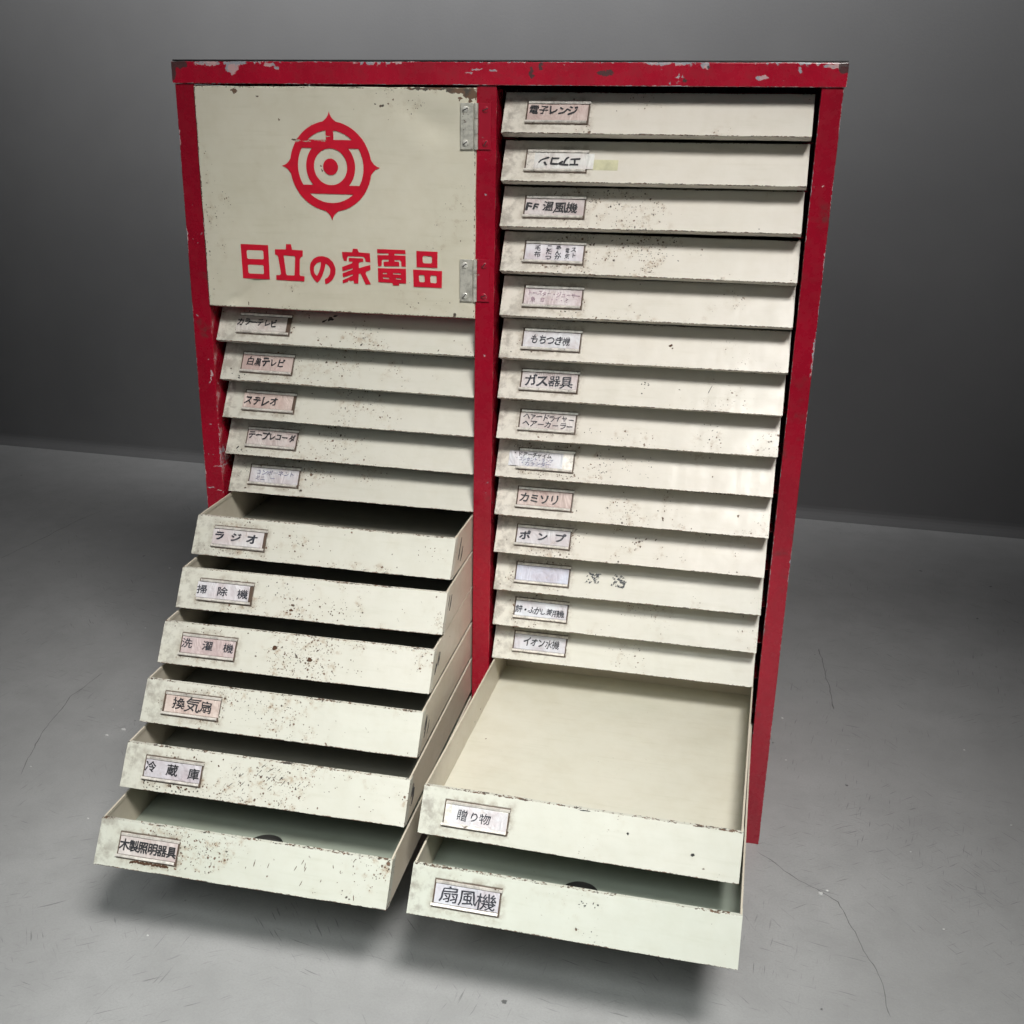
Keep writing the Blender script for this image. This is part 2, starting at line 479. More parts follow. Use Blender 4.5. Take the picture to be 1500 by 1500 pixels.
M_cap = red_material('red_cap_enamel', [(2, 883.2), (2, 861), (0, -2), (0, 702)], tone=1.3, light_spots=[(69, 876.5, 8, 6.0), (73, 881, 14, 2.6), (40, 881, 16, 2.4), (112, 880, 8, 2.2), (120, 877, 4, 2),
    (621.6, 869.5, 7, 2.4), (657, 876.5, 1.8, 3.0), (522, 882, 14, 1.8), (568, 880, 5, 3.4), (690, 880.5, 12, 2.4), (339, 876, 6, 0.9), (330, 873, 5, .7), (355, 875, 4, .8)],
    dark_spots=[(7, 880, 11, 4.5), (-1, 874, 4, 10), (395, 872.5, 2.5, 6), (404, 878, 2, 4), (571, 879.6, 2.0, 1.8), (470, 873, 10, 3), (698, 879, 6, 6), (548, 866, 3, 1.6)], topz=883.2, edge_amt=1.6)
M_post = red_material('red_post_enamel', [(0, 0), (0, 22.4, 1, 0), (0, 700), (0, 679.3, 1, 0)], light_spots=[(18.3, 542.6, 1.8, 3.6), (17, 536, 1.2, 2.4), (15.8, 532.0, 1.6, .8), (18, 428, 7, 0.45), (21.8, 440, .5, 14),
    (0.2, 806, 1.2, 9), (0.2, 700, 1.0, 12), (6, 400, 6, .6), (17, 397, 4, .6), (0.2, 420, .9, 9), (0, 385, .9, 8), (15, 560, .8, .8), (5, 610, .9, .8), (12, 480, 1.2, .7), (700, 700, .9, 14), (699.5, 600, .8, 22), (690, 770, 1.2, 0.8)], edge_amt=1.2)
M_black = plain('dark_top_metal', (0.03, 0.03, 0.032), 0.5)
M_holder = metal_material('holder_metal', (0.88, 0.83, 0.76), 0.5)
M_hinge = metal_material('hinge_steel', (0.72, 0.70, 0.62), 0.45)
M_hingered = metal_material('hinge_red_paint', (0.42, 0.14, 0.15), 0.35, 1.0)
M_screw = metal_material('screw_steel', (0.85, 0.83, 0.76), 0.3)
M_card = card_material()
M_print = print_material()
M_ink = ink_material('black_ink', (0.018, 0.018, 0.022))
M_inkfade = ink_material('worn_black_ink', (0.030, 0.032, 0.045), 0.5)
M_inkworn = ink_material('nearly_worn_off_ink', (0.06, 0.065, 0.07), 1.0)
M_inkblue = ink_material('faded_blue_ink', (0.16, 0.17, 0.30), 0.7)
M_inkpink = ink_material('faded_pink_ink', (0.40, 0.28, 0.34), 0.6)
M_floor = floor_material()
M_wall = wall_material()
M_crack = plain('crack_dark', (0.22, 0.22, 0.22), 0.9)
M_under = plain('rusty_backing', (0.10, 0.065, 0.045), 0.8)
M_cup = plain('dark_cup', (0.05, 0.048, 0.045), 0.6)
M_white = plain('plaster_flake', (0.75, 0.75, 0.74), 0.8)
M_tape = plain('old_tape', (0.62, 0.60, 0.40), 0.35)

# ------------------------------------------------------------------ setting
fl = link('floor', to_mesh('floor', [(-5000, -4000, 0), (6000, -4000, 0), (6000, 3200, 0), (-5000, 3200, 0)], [(0, 1, 2, 3)], M_floor))
fl['kind'] = 'structure'
bw = B()
prof = [(0, 3200), (0, 26)] + [(-26*(1-math.cos(a)), 26*(1-math.sin(a))) for a in [i*math.pi/2/6 for i in range(1, 6)]] + [(-26, -3), (60, -3), (60, 3200)]
bw.sweep(prof, -5000, 5600)
wl = link('wall', bw.mesh('wall', M_wall))
wl.location = (0, 1.302, 0)
wl.rotation_euler = (0, 0, -0.028)
wl['kind'] = 'structure'

def ribbon(name, pts, w, mat):
    """thin crack in the floor, its width wandering along its length"""
    fine = []
    for i in range(len(pts)-1):
        a, b = Vector(pts[i]), Vector(pts[i+1])
        n = max(2, int((b-a).length/7))
        for j in range(n): fine.append(a.lerp(b, j/n))
    fine.append(Vector(pts[-1]))
    vs, fs = [], []
    for i, p in enumerate(fine):
        d = (fine[min(i+1, len(fine)-1)] - fine[max(i-1, 0)]).normalized()
        nn = Vector((-d.y, d.x))
        off = nn*(noise.noise(Vector((p.x*0.03, p.y*0.03, 2)))*3.2 + noise.noise(Vector((p.x*0.13, p.y*0.13, 5)))*1.2)
        ww = w*(0.35 + 0.75*abs(noise.noise(Vector((p.x*0.05, p.y*0.05, 9)))))
        if i in (0, len(fine)-1): ww = 0.05
        vs.append((p.x+off.x+nn.x*ww, p.y+off.y+nn.y*ww, 0.25)); vs.append((p.x+off.x-nn.x*ww, p.y+off.y-nn.y*ww, 0.25))
        if i: fs.append((2*i-2, 2*i-1, 2*i+1, 2*i))
    o = link(name, to_mesh(name, vs, fs, mat), fl)
    return o
ribbon('crack', [(699, -13), (731, -45), (789, -90), (810, -160), (825, -209), (831, -262)], 0.9, M_crack)
ribbon('crack', [(-313, 213), (-316, 130), (-297, 20), (-261, -82)], 0.9, M_crack)
ribbon('crack', [(793, 588), (802, 464), (807, 375)], 1.2, M_crack)
ribbon('crack', [(-765, 602), (-750, 718), (-740, 842), (-724, 912)], 1.2, M_crack)
bd = B()
rnd = random.Random(3)
for (x, y, s) in ((770, -79, 4.5), (778, -72, 2.5), (731, 330, 2.5), (980, 300, 2), (-190, 60, 5), (-205, 40, 3.5), (-260, -60, 2.5), (-235, 110, 2), (735, 210, 2), (900, -110, 1.8),
                 (-330, 380, 2), (-420, 640, 3), (-640, 800, 2), (1010, 120, 2), (700, 96, 2.5), (880, 30, 1.5), (-120, -150, 2), (60, -330, 2), (820, 260, 1.5)):
    n = len(bd.v); m = rnd.randint(4, 6); a0 = rnd.random()*6
    for zz in (0.1, s*0.35):
        for i in range(m):
            a = a0+i*2*math.pi/m; r = s*rnd.uniform(0.5, 1)*(0.8 if zz > .2 else 1)
            bd.v.append((x+r*math.cos(a), y+r*math.sin(a)*0.6, zz))
    bd.f.append(tuple(n+m+i for i in range(m)))
    for i in range(m): bd.f.append((n+i, n+(i+1) % m, n+m+(i+1) % m, n+m+i))
db = link('debris', bd.mesh('debris', M_white))
db['kind'] = 'stuff'; db['label'] = 'small white plaster flakes scattered on the grey concrete floor'; db['category'] = 'debris'

# ------------------------------------------------------------------ cabinet carcass
cab = bpy.data.objects.new('drawer_cabinet', None)
col.objects.link(cab)
cab['label'] = 'red and cream metal cabinet of labelled drawers with a printed cupboard door'
cab['category'] = 'drawer cabinet'
DEP = 400
# corner posts: folded sheet with an inner return
for (a, b, r0, r1) in ((0, 22.4, 20.9, 22.4), (679.3, 700, 679.3, 680.8)):
    bb = B().box(a, b, 0, 1.6, 0, 860.6)
    bb.box(r0+.05, r1-.05, 1.6, 30, 2, 858)
    link('corner_post', bb.mesh('corner_post', M_post), cab, 1.0, 3)
bb = B().box(337.8, 358.7, 0, 1.6, 4, 860.6)
bb.box(337.9, 339.3, 1.6, 30, 5, 858).box(357.2, 358.6, 1.6, 30, 5, 858)
link('centre_post', bb.mesh('centre_post', M_post), cab, 1.0, 3)
# top rim (cap band) with its folded corners, proud of the posts
bb = B()
def rimjit(x, y, z):
    n = noise.noise(Vector((x*0.012, 1.3, 0)))*0.7
    t = noise.noise(Vector((x*0.05, 4.3, 0)))*0.35
    return (n*0.5, t if z > 875 else t*0.4)
bb.sweep([(-2.2, 861.0), (-2.2, 883.0), (0.2, 883.0), (0.2, 861.0)], -2, 702, 60, rimjit)
bb.box(-2.0, -0.4, 0.4, DEP, 861, 883).box(700.4, 702, 0.4, DEP, 861, 883)
link('top_rim', bb.mesh('top_rim', M_cap), cab, 0.9, 2)
box_part('top_panel', (-1.6, 701.6, 0.6, DEP, 883.3, 885.0), M_black, cab, 0.7)
sp = B().box(0, 1.2, 1.8, DEP, 3, 860.4)
sp.box(1.4, 20.6, 4, 5.4, 3, 858)
link('side_panel', sp.mesh('side_panel', M_red), cab, 0.4)
sp = B().box(698.8, 700, 1.8, DEP, 3, 860.4)
sp.box(681.0, 698.6, 4, 5.4, 3, 858)
link('side_panel', sp.mesh('side_panel', M_red), cab, 0.4)
box_part('back_panel', (1.4, 698.6, DEP-1.4, DEP, 3, 882.6), M_red, cab, 0.3)
box_part('divider', (347.6, 348.8, 30.4, DEP-2, 5, 860), M_red, cab, 0.2)
box_part('base_panel', (22.6, 337.6, 6, 7.4, 3, 104), M_red, cab, 0.5)
box_part('base_panel', (358.9, 679.1, 6, 7.4, 3, 104), M_red, cab, 0.5)
box_part('bottom_panel', (1.4, 698.6, 7.6, DEP-1.6, 104.2, 105.4), M_red, cab, 0.2)
# angle runners that carry the drawers, joined per side (tucked behind the posts)
run = B()
for k in range(16):
    z = 815.1 - 46.3*k - 5.2
    for (a, b) in ((359.4, 372), (667, 678.9)) + (((23, 38), (328, 337.2)) if k >= 5 else ()):
        run.box(a, b, 36, DEP-3, z-1.2, z)
rn = link('runner', run.mesh('runner', M_red), cab)
rn['kind'] = 'stuff'
shelf = box_part('shelf', (1.4, 347.4, 12, DEP-2, 619.5, 620.7), M_red, cab, 0.2)

# ------------------------------------------------------------------ cupboard door with emblem, words and hinges
NX, NZ = 70, 52
X0, X1, Z0, Z1 = 24.0, 337.0, 623.6, 857.6
def dent(x, z):
    y = 0.4*noise.noise(Vector((x*0.012, z*0.012, 1)))
    # crease running up from the lower left corner
    ax, az, bx, bz = 52, 628, 84, 656
    t = max(0, min(1, ((x-ax)*(bx-ax)+(z-az)*(bz-az))/((bx-ax)**2+(bz-az)**2)))
    d = math.hypot(x-ax-t*(bx-ax), z-az-t*(bz-az))
    s = ((x-ax)*(bz-az)-(z-az)*(bx-ax))
    y += (4.5*math.exp(-d/7) if s > 0 else 4.5*math.exp(-d/2.2))*(1-t*0.6)*(1 if z < 653 else math.exp(-(z-653)/4))
    y += 3.0*math.exp(-((x-296)**2/420 + (z-822)**2/260)) + 1.6*math.exp(-((x-268)**2/200 + (z-838)**2/120))
    y -= 0.5*math.exp(-((x-60)**2/1200 + (z-700)**2/2500))
    # fade to the edges, where the fold keeps the sheet straight
    ed = min(x-X0, X1-x, z-Z0, Z1-z)
    return y*min(1, max(0, ed/7))
vs, fs = [], []
for j in range(NZ+1):
    for i in range(NX+1):
        x = X0+(X1-X0)*i/NX; z = Z0+(Z1-Z0)*j/NZ
        ex = 0.5*noise.noise(Vector((x*0.03, z*0.03, 6))) if (i in (0, NX) or j in (0, NZ)) else 0
        vs.append((x+(ex if i in (0, NX) else 0), -3.0+dent(x, z), z+(ex if j in (0, NZ) else 0)))
for j in range(NZ):
    for i in range(NX):
        a = j*(NX+1)+i
        fs.append((a, a+1, a+NX+2, a+NX+1))
ring = [i for i in range(NX+1)] + [(j+1)*(NX+1)-1 for j in range(1, NZ+1)] + [NZ*(NX+1)+i for i in range(NX-1, -1, -1)] + [j*(NX+1) for j in range(NZ-1, 0, -1)]
n = len(vs)
for r in ring:
    v = vs[r]; cx = 0.9 if v[0] < 100 and r % (NX+1) == 0 else (-0.9 if r % (NX+1) == NX else 0)
    cz = 0.9 if r <= NX else (-0.9 if r >= NZ*(NX+1) else 0)
    vs.append((v[0]-cx, -2.1, v[2]-cz))
for r in ring:
    v = vs[r]
    cx = 0.9 if r % (NX+1) == 0 else (-0.9 if r % (NX+1) == NX else 0)
    cz = 0.9 if r <= NX else (-0.9 if r >= NZ*(NX+1) else 0)
    vs.append((v[0]-cx, 13, v[2]-cz))
L = len(ring)
for i in range(L):
    j = (i+1) % L
    fs.append((ring[j], ring[i], n+i, n+j))
    fs.append((n+j, n+i, n+L+i, n+L+j))
me = to_mesh('door', vs, fs, M_door)
for p in me.polygons: p.use_smooth = True
bm = bmesh.new(); bm.from_mesh(me); bmesh.ops.recalc_face_normals(bm, faces=bm.faces)
for e_ in bm.edges:
    if len(e_.link_faces) == 2 and e_.calc_face_angle(0) > 0.6: e_.smooth = False
bm.to_mesh(me); bm.free()
door = link('door', me, cab)
door.color = (0.72, 0.68, 0.56, 0.55)
door['label'] = 'cream cupboard door printed with a red round emblem and red Japanese words'

EX, EZ = 177.3, 778.2
def arc(r, a0, a1, n=24, rz=None):
    return [(EX+r*math.cos(math.radians(a0+(a1-a0)*i/n)), EZ+(rz or r)*math.sin(math.radians(a0+(a1-a0)*i/n))) for i in range(n+1)]
outer = []
for q in range(4):
    a = 90*q
    # flame tip at angle a, then the ring up to the next tip
    ca, sa = math.cos(math.radians(a)), math.sin(math.radians(a))
    tip = 55.9
    pts = [(46.4*math.cos(math.radians(-9.6)), 46.4*math.sin(math.radians(-9.6))), (47.5, -5.2), (49.6, -2.9), (52.6, -1.1), (tip, 0.0), (52.6, 1.1), (49.6, 2.9), (47.5, 5.2)]
    outer += [(EX+p[0]*ca-p[1]*sa, EZ+p[0]*sa+p[1]*ca) for p in pts]
    outer += arc(46.4, a+9.6, a+80.4, 18)[:-1]
def seg_window(z, r, top=True):
    a = math.degrees(math.asin(abs(z)/r))
    return arc(r, a, 180-a) if top else arc(r, -180+a, -a)
full = seg_window(27.5, 37.3)
right_top = [(EX+4.3, EZ+27.5)] + [p for p in full if p[0] > EX+5.0 and True] 
right_top = [(EX+4.3, EZ+27.5), (EX+math.sqrt(37.3**2-27.5**2), EZ+27.5)] + [p for p in full[1:] if p[0] > EX+4.6] + [(EX+4.3, EZ+math.sqrt(37.3**2-4.3**2))]
left_top = [(2*EX-p[0], p[1]) for p in right_top]
bottom = seg_window(-28.0, 37.5, False)
def side_window():
    zt, zb = 19.0, -19.0
    ro, ri = 37.3, 27.9
    ao = math.degrees(math.asin(zt/ro)); ai = math.degrees(math.asin(zt/ri))
    return arc(ro, -ao, ao, 14) + arc(ri, ai, -ai, 14)
rs = side_window(); ls = [(2*EX-p[0], p[1]) for p in rs]
ringw = arc(18.9, 0, 360, 40)[:-1]
dot = arc(8.5, 0, 360, 28)[:-1]
flat_shapes('emblem', [outer, right_top, left_top, bottom, rs, ls, ringw, dot], M_print, -3.7, door)
GL = [[[67.1,693.6],[100.2,693.4],[100.1,655.7],[67.7,655.8]],[[75.2,687.2],[92.7,687.4],[94.0,686.2],[94.1,678.6],[92.9,677.6],[75.4,677.5],[74.1,678.7],[73.9,686.1]],[[75.5,671.2],[92.1,671.3],[93.4,670.2],[93.6,662.5],[92.4,661.3],[76.1,661.3],[74.7,662.5],[74.4,670.1]],[[121.8,695.3],[127.6,695.2],[128.6,689.4],[141.3,689.1],[140.8,682.9],[138.3,681.5],[137.3,679.3],[136.3,662.7],[137.3,661.1],[142.1,660.7],[141.6,655.2],[108.1,655.6],[108.1,660.7],[112.4,661.1],[114.1,662.5],[111.6,681.1],[110.2,682.8],[107.9,683.5],[108.2,689.2],[121.1,689.5]],[[118.2,682.9],[130.8,682.7],[131.8,681.4],[130.1,661.2],[121.3,661.3],[120.1,662.8]],[[157.0,654.4],[152.7,658.3],[149.6,663.6],[148.6,669.7],[149.7,675.6],[153.2,680.3],[158.8,683.2],[164.6,683.8],[171.2,682.1],[176.4,677.7],[179.2,670.9],[178.6,664.8],[175.7,659.2],[170.9,654.8],[166.3,653.0],[165.9,658.7],[169.5,660.5],[172.1,664.5],[173.0,669.9],[171.6,673.3],[167.6,676.2],[166.1,669.6],[163.3,662.6],[160.2,657.4]],[[162.3,677.6],[157.6,676.3],[154.1,672.3],[153.3,667.6],[154.6,663.8],[157.0,661.7],[159.8,667.1],[161.6,672.6]],[[200.0,693.1],[205.3,693.1],[206.7,689.4],[219.6,688.9],[219.9,679.2],[214.4,679.6],[213.9,682.6],[212.4,684.6],[211.2,685.0],[194.5,684.9],[193.0,683.3],[192.6,679.5],[189.4,679.8],[187.7,683.5],[187.2,689.2],[199.1,689.2]],[[195.2,683.0],[211.6,683.0],[211.9,679.5],[207.4,678.8],[206.4,677.3],[206.4,672.4],[219.7,676.3],[219.8,671.0],[214.5,668.9],[214.2,666.2],[219.9,655.3],[214.1,654.8],[207.9,666.7],[206.2,666.2],[205.2,655.4],[200.1,655.6],[199.8,658.7],[196.5,657.8],[193.6,659.2],[193.1,656.9],[187.0,655.0],[187.0,658.5],[199.1,664.0],[199.4,665.6],[187.5,661.6],[187.1,665.9],[199.3,670.6],[199.1,672.1],[187.2,668.2],[186.8,672.8],[198.7,677.4],[199.2,679.0],[194.7,679.2]],[[227.9,693.7],[260.1,693.7],[260.3,689.6],[247.8,689.4],[247.8,687.6],[260.4,687.7],[260.5,676.0],[255.6,676.2],[255.3,681.1],[253.7,682.9],[247.9,682.7],[247.7,681.1],[252.9,680.8],[253.2,676.1],[235.4,675.6],[235.1,680.3],[240.8,680.8],[240.8,682.8],[234.3,682.7],[233.1,681.4],[232.7,675.5],[228.5,675.3],[228.0,687.3],[240.9,687.6],[240.9,689.4],[228.0,689.2]],[[228.3,673.2],[260.7,673.8],[260.6,657.8],[252.5,657.8],[252.7,655.4],[245.6,655.2],[244.8,657.9],[228.5,658.2]],[[234.1,668.4],[238.9,668.6],[238.9,667.2],[234.0,667.1]],[[245.8,668.6],[254.7,668.6],[254.7,667.1],[245.8,667.2]],[[234.1,663.6],[240.9,663.4],[241.7,661.9],[234.3,662.0]],[[249.0,663.5],[255.0,663.1],[255.0,661.7],[249.0,662.1]],[[272.7,693.3],[296.5,693.1],[296.3,676.1],[272.7,676.1]],[[280.8,688.3],[289.0,688.3],[290.2,687.2],[290.2,681.7],[288.9,680.5],[281.1,680.5],[279.8,681.7],[279.6,687.1]],[[268.7,673.3],[301.6,672.9],[301.2,654.8],[269.1,654.8]],[[276.3,667.9],[280.9,667.8],[281.6,666.8],[282.0,661.2],[281.0,660.1],[276.6,660.1],[275.6,661.1],[275.2,666.8]],[[289.3,667.9],[294.4,667.7],[295.4,666.8],[295.4,660.5],[294.4,659.5],[289.2,659.7],[288.2,660.8],[288.2,666.8]],[[279.9,672.2],[281.5,671.9],[282.5,668.9],[281.3,668.9]]]
def chaikin(p):
    out = []
    for i in range(len(p)):
        a, b = p[i], p[(i+1) % len(p)]
        out += [(a[0]*.85+b[0]*.15, a[1]*.85+b[1]*.15), (a[0]*.15+b[0]*.85, a[1]*.15+b[1]*.85)]
    return out
GL[5] = chaikin(GL[5]); GL[6] = chaikin(GL[6])
CH = [GL[0:3], GL[3:5], GL[5:7], GL[7:9], GL[9:15], GL[15:20]]
for g in CH: flat_shapes('printed_character', g, M_print, -3.7, door)

def make_hinge(z0, z1):
    h = bpy.data.objects.new('hinge', None); col.objects.link(h); h.parent = cab
    zc = (z0+z1)/2
    link('hinge_leaf', B().box(321.8, 335.6, -5.0, -3.7, z0, z1).mesh('hinge_leaf', M_hinge), h, 0.4)
    o = link('hinge_leaf', B().box(340.2, 353.6, -1.6, -0.25, z0, z1).mesh('hinge_leaf', M_hingered), h, 0.4)
    o['label'] = 'hinge leaf painted over red'
    # knuckle barrel in three lengths
    kb = B()
    hgt = (z1-z0)/3
    for i in range(3):
        nn = len(kb.v); zz0 = z0+i*hgt+(0.25 if i else 0); zz1 = z0+(i+1)*hgt-(0.25 if i < 2 else 0)
        for zq in (zz0, zz1):
            for a in range(12):
                kb.v.append((337.9+2.3*math.cos(a*math.pi/6), -3.0+2.3*math.sin(a*math.pi/6)*1.0, zq))
        kb.f += [tuple(nn+11-a for a in range(12)), tuple(nn+12+a for a in range(12))]
        for a in range(12): kb.f.append((nn+a, nn+(a+1) % 12, nn+12+(a+1) % 12, nn+12+a))
    link('hinge_pin', kb.mesh('hinge_pin', M_hinge), h, 0.2, 1)
    for (x, y, mat) in ((327.2, -5.0, M_hinge), (347.6, -1.6, M_hingered)):
        for z in (z0+6.2, z1-6.2):
            R1 = 3.3; s = B(); ang = random.uniform(0.3, 1.4)
            # domed slotted head
            n0 = 0
            for r_, yy in ((R1, 0), (R1, -0.5), (R1*.8, -1.0), (R1*.45, -1.25)):
                for a in range(16):
                    t = a*math.pi/8
                    s.v.append((x+r_*math.cos(t), y+yy, z+r_*math.sin(t)))
            for lv in range(3):
                for a in range(16):
                    b_ = (a+1) % 16
                    s.f.append((lv*16+a, lv*16+b_, lv*16+16+b_, lv*16+16+a))
            s.f.append(tuple(48+a for a in range(16)))
            so = link('screw', s.mesh('screw', M_screw if mat is M_hinge else mat), h)
            sb = B(); ca, sa = math.cos(ang), math.sin(ang)
            pts = [(-2.9, -.5), (2.9, -.5), (2.9, .5), (-2.9, .5)]
            for yy in (-1.32, -0.9):
                for (a_, b_) in pts: sb.v.append((x+a_*ca-b_*sa, y+yy, z+a_*sa+b_*ca))
            sb.f += [(0, 1, 2, 3), (7, 6, 5, 4)] + [(i, (i+1) % 4, 4+(i+1) % 4, 4+i) for i in range(4)]
            # the slot is cut as a dark sliver in the head, same mesh
            sm = so.data
            bm = bmesh.new(); bm.from_mesh(sm)
            vv = [bm.verts.new([c*MM for c in v]) for v in sb.v]
            for f in sb.f:
                ff = bm.faces.new([vv[i] for i in f]); ff.material_index = 1
            bm.to_mesh(sm); bm.free()
            sm.materials.append(M_black)
    return h
make_hinge(798.6, 844.0)
make_hinge(641.6, 686.6)

# ------------------------------------------------------------------ drawers
W2 = 155.04
HH, SS = 39.2, 25.1
SL = math.hypot(HH, SS)
def tray_mesh():
    t = 0.8
    b = B()
    # sides: sheet with a lean front edge, hemmed along the top
    side = [(11.5, -4.0), (SS+1.2, HH-0.6), (DEP-15, HH-0.6), (DEP-15, -4.0)]
    b.sweep(side, -W2+0.6, -W2+0.6+t); b.sweep(side, W2-0.6-t, W2-0.6)
    b.box(-W2+0.5, -W2+2.3, SS+3, DEP-16, HH-3.6, HH)
    b.box(W2-2.3, W2-0.5, SS+3, DEP-16, HH-3.6, HH)
    b.box(-W2+1.6, W2-1.6, DEP-16.4, DEP-15.4, -3.8, HH-0.8)
    return b.mesh('drawer', M_tray)
def floor_mesh(hole):
    b = B()
    # floor plate, with the finger hole when there is one
    if not hole:
        b.box(-W2+1.5, W2-1.5, 12.5, DEP-16.6, -3.4, -2.6)
    else:
        n = 32; cx, cy, r = 0.0, 76.0, 18.2
        x0, x1, y0, y1 = -W2+1.5, W2-1.5, 12.5, DEP-16.6
        inner = [(cx+r*math.cos(2*math.pi*i/n), cy+r*math.sin(2*math.pi*i/n)) for i in range(n)]
        def hit(a):
            c, s = math.cos(a), math.sin(a)
            ts = []
            if c > 1e-6: ts.append((x1-cx)/c)
            if c < -1e-6: ts.append((x0-cx)/c)
            if s > 1e-6: ts.append((y1-cy)/s)
            if s < -1e-6: ts.append((y0-cy)/s)
            t_ = min(ts); return (cx+c*t_, cy+s*t_)
        angs = sorted([2*math.pi*i/n for i in range(n)] + [math.atan2(yy-cy, xx-cx) % (2*math.pi) for xx in (x0, x1) for yy in (y0, y1)])
        N = len(angs)
        for zz in (-2.6, -3.4):
            base = len(b.v)
            for a in angs: b.v.append((cx+r*math.cos(a), cy+r*math.sin(a), zz))
            for a in angs:
                p = hit(a); b.v.append((p[0], p[1], zz))
            for i in range(N):
                j = (i+1) % N
                b.f.append((base+i, base+N+i, base+N+j, base+j))
        for i in range(N):
            j = (i+1) % N
            b.f.append((base+i, base+j, base-2*N+j, base-2*N+i))
    return b.mesh('drawer_bottom', M_tray)
TRAY = tray_mesh(); BOT, BOTH = floor_mesh(False), floor_mesh(True)

def front_mesh(seed, nick):
    b = B()
    ux, uz = SS/SL, HH/SL       # up the slope: y grows with z
    def on(s, off): return (s*ux + off*uz, s*uz - off*ux)   # off > 0 is behind the sheet
    prof = [on(0, 0), on(SL, 0), on(SL+0.2, 0.6), (SS+4.2, HH-0.3), (SS+4.2, HH-1.1), on(SL-1.2, 1.0), on(2.0, 1.0), (12.5, -3.1), (13.0, -4.3)]
    def jit(x, y, z):
        a = noise.noise(Vector((x*0.02, seed*7.1, 0)))*0.45
        c = noise.noise(Vector((x*0.11, seed*3.3, 4)))*0.16
        bow = noise.noise(Vector((x*0.008, seed*1.7, 8)))*0.7
        if z < 1: return (bow + a*0.4, a*0.7+c)
        if z > HH-3: return (bow*0.4, a*0.5+c*nick)
        return (bow, a*0.5)
    b.sweep(prof, -W2, W2, 62, jit)
    # side flanges that wrap on to the drawer sides
    for sx in (-1, 1):
        xa, xb = (sx*(W2-0.5), sx*(W2-0.02))
        fl_ = [(1.4, -0.2), on(SL-0.8, 0.8), (SS+13, HH-1.2), (SS+1, 17), (12.5, -3.6)]
        b.sweep(fl_, min(xa, xb), max(xa, xb))
    me = b.mesh('front_panel', M_panel)
    return me

def slope_matrix():
    # local frame of the panel face: X along the drawer, Z up the slope, Y into it
    ux, uz = SS/SL, HH/SL
    return Matrix(((1, 0, 0, 0), (0, uz, ux, 0), (0, -ux, uz, 0), (0, 0, 0, 1)))
SM = slope_matrix()

def holder_mesh(var, shifted):
    """bent sheet: back plate with folded channels along top and bottom"""
    r = random.Random(var)
    b = B()
    x0, x1 = -130.5, -66.6
    z0, z1 = 10.7, 35.5
    b.box(x0-.7, x1+.5, -0.75, -0.25, z0-0.6, z1+0.6)
    nb = len(b.f)
    if shifted: b.box(x0+.5, x1-.6, -0.95, -0.75, z0+0.6, z1-0.6)
    j = lambda: r.uniform(-0.5, 0.5)
    # channel: web + lip, drawn as an L profile swept along
    for (za, zb, s) in ((z1, z1-3.1, 1), (z0, z0+3.1, -1)):
        xa, xb = x0+j()+(1.0 if s > 0 else -1.2), x1+j()+(1.2 if s > 0 else -0.6)
        prof = [(-0.2, za), (-2.3, za-0.3*s), (-2.8, za-0.9*s), (-2.3, zb+.3*s), (-1.9, zb+.0*s), (-1.7, zb+.5*s), (-1.9, za-1.0*s), (-0.8, za-0.9*s)]
        if s < 0: prof = prof[::-1]
        b.sweep(prof, xa, xb, 8, lambda x, y, z: (0.12*noise.noise(Vector((x*.2, var, 1))), 0.14*noise.noise(Vector((x*.15, var, 3)))))
    me = b.mesh('card_holder', M_holder)
    me.materials.append(M_under)
    for i_ in range(nb): me.polygons[i_].material_index = 1
    return me

def card_mesh(dx, curl, w=62.4, tilt=0.0):
    vs, fs = [], []
    n = 14
    xc = -98.5+dx
    for i in range(n+1):
        u = i/n
        x = xc - w/2 + w*u
        y = -1.15 - 0.18*math.sin(u*math.pi*3+curl) - (0.5*(max(0, u-.85)/.15)**2 if curl > 3 else 0)
        zt = tilt*(u-.5)
        for z in (14.2, 32.0):
            vs.append((x, y, z+zt))
    m = len(vs)
    vs += [(v[0], v[1]+0.25, v[2]) for v in vs]
    for i in range(n):
        a = 2*i
        fs.append((a, a+2, a+3, a+1)); fs.append((m+a, m+a+1, m+a+3, m+a+2))
        fs.append((a, m+a, m+a+2, a+2)); fs.append((a+1, a+3, m+a+3, m+a+1))
    fs.append((0, 1, m+1, m)); fs.append((m-2, 2*m-2, 2*m-1, m-1))
    return to_mesh('card', vs, fs, M_card)

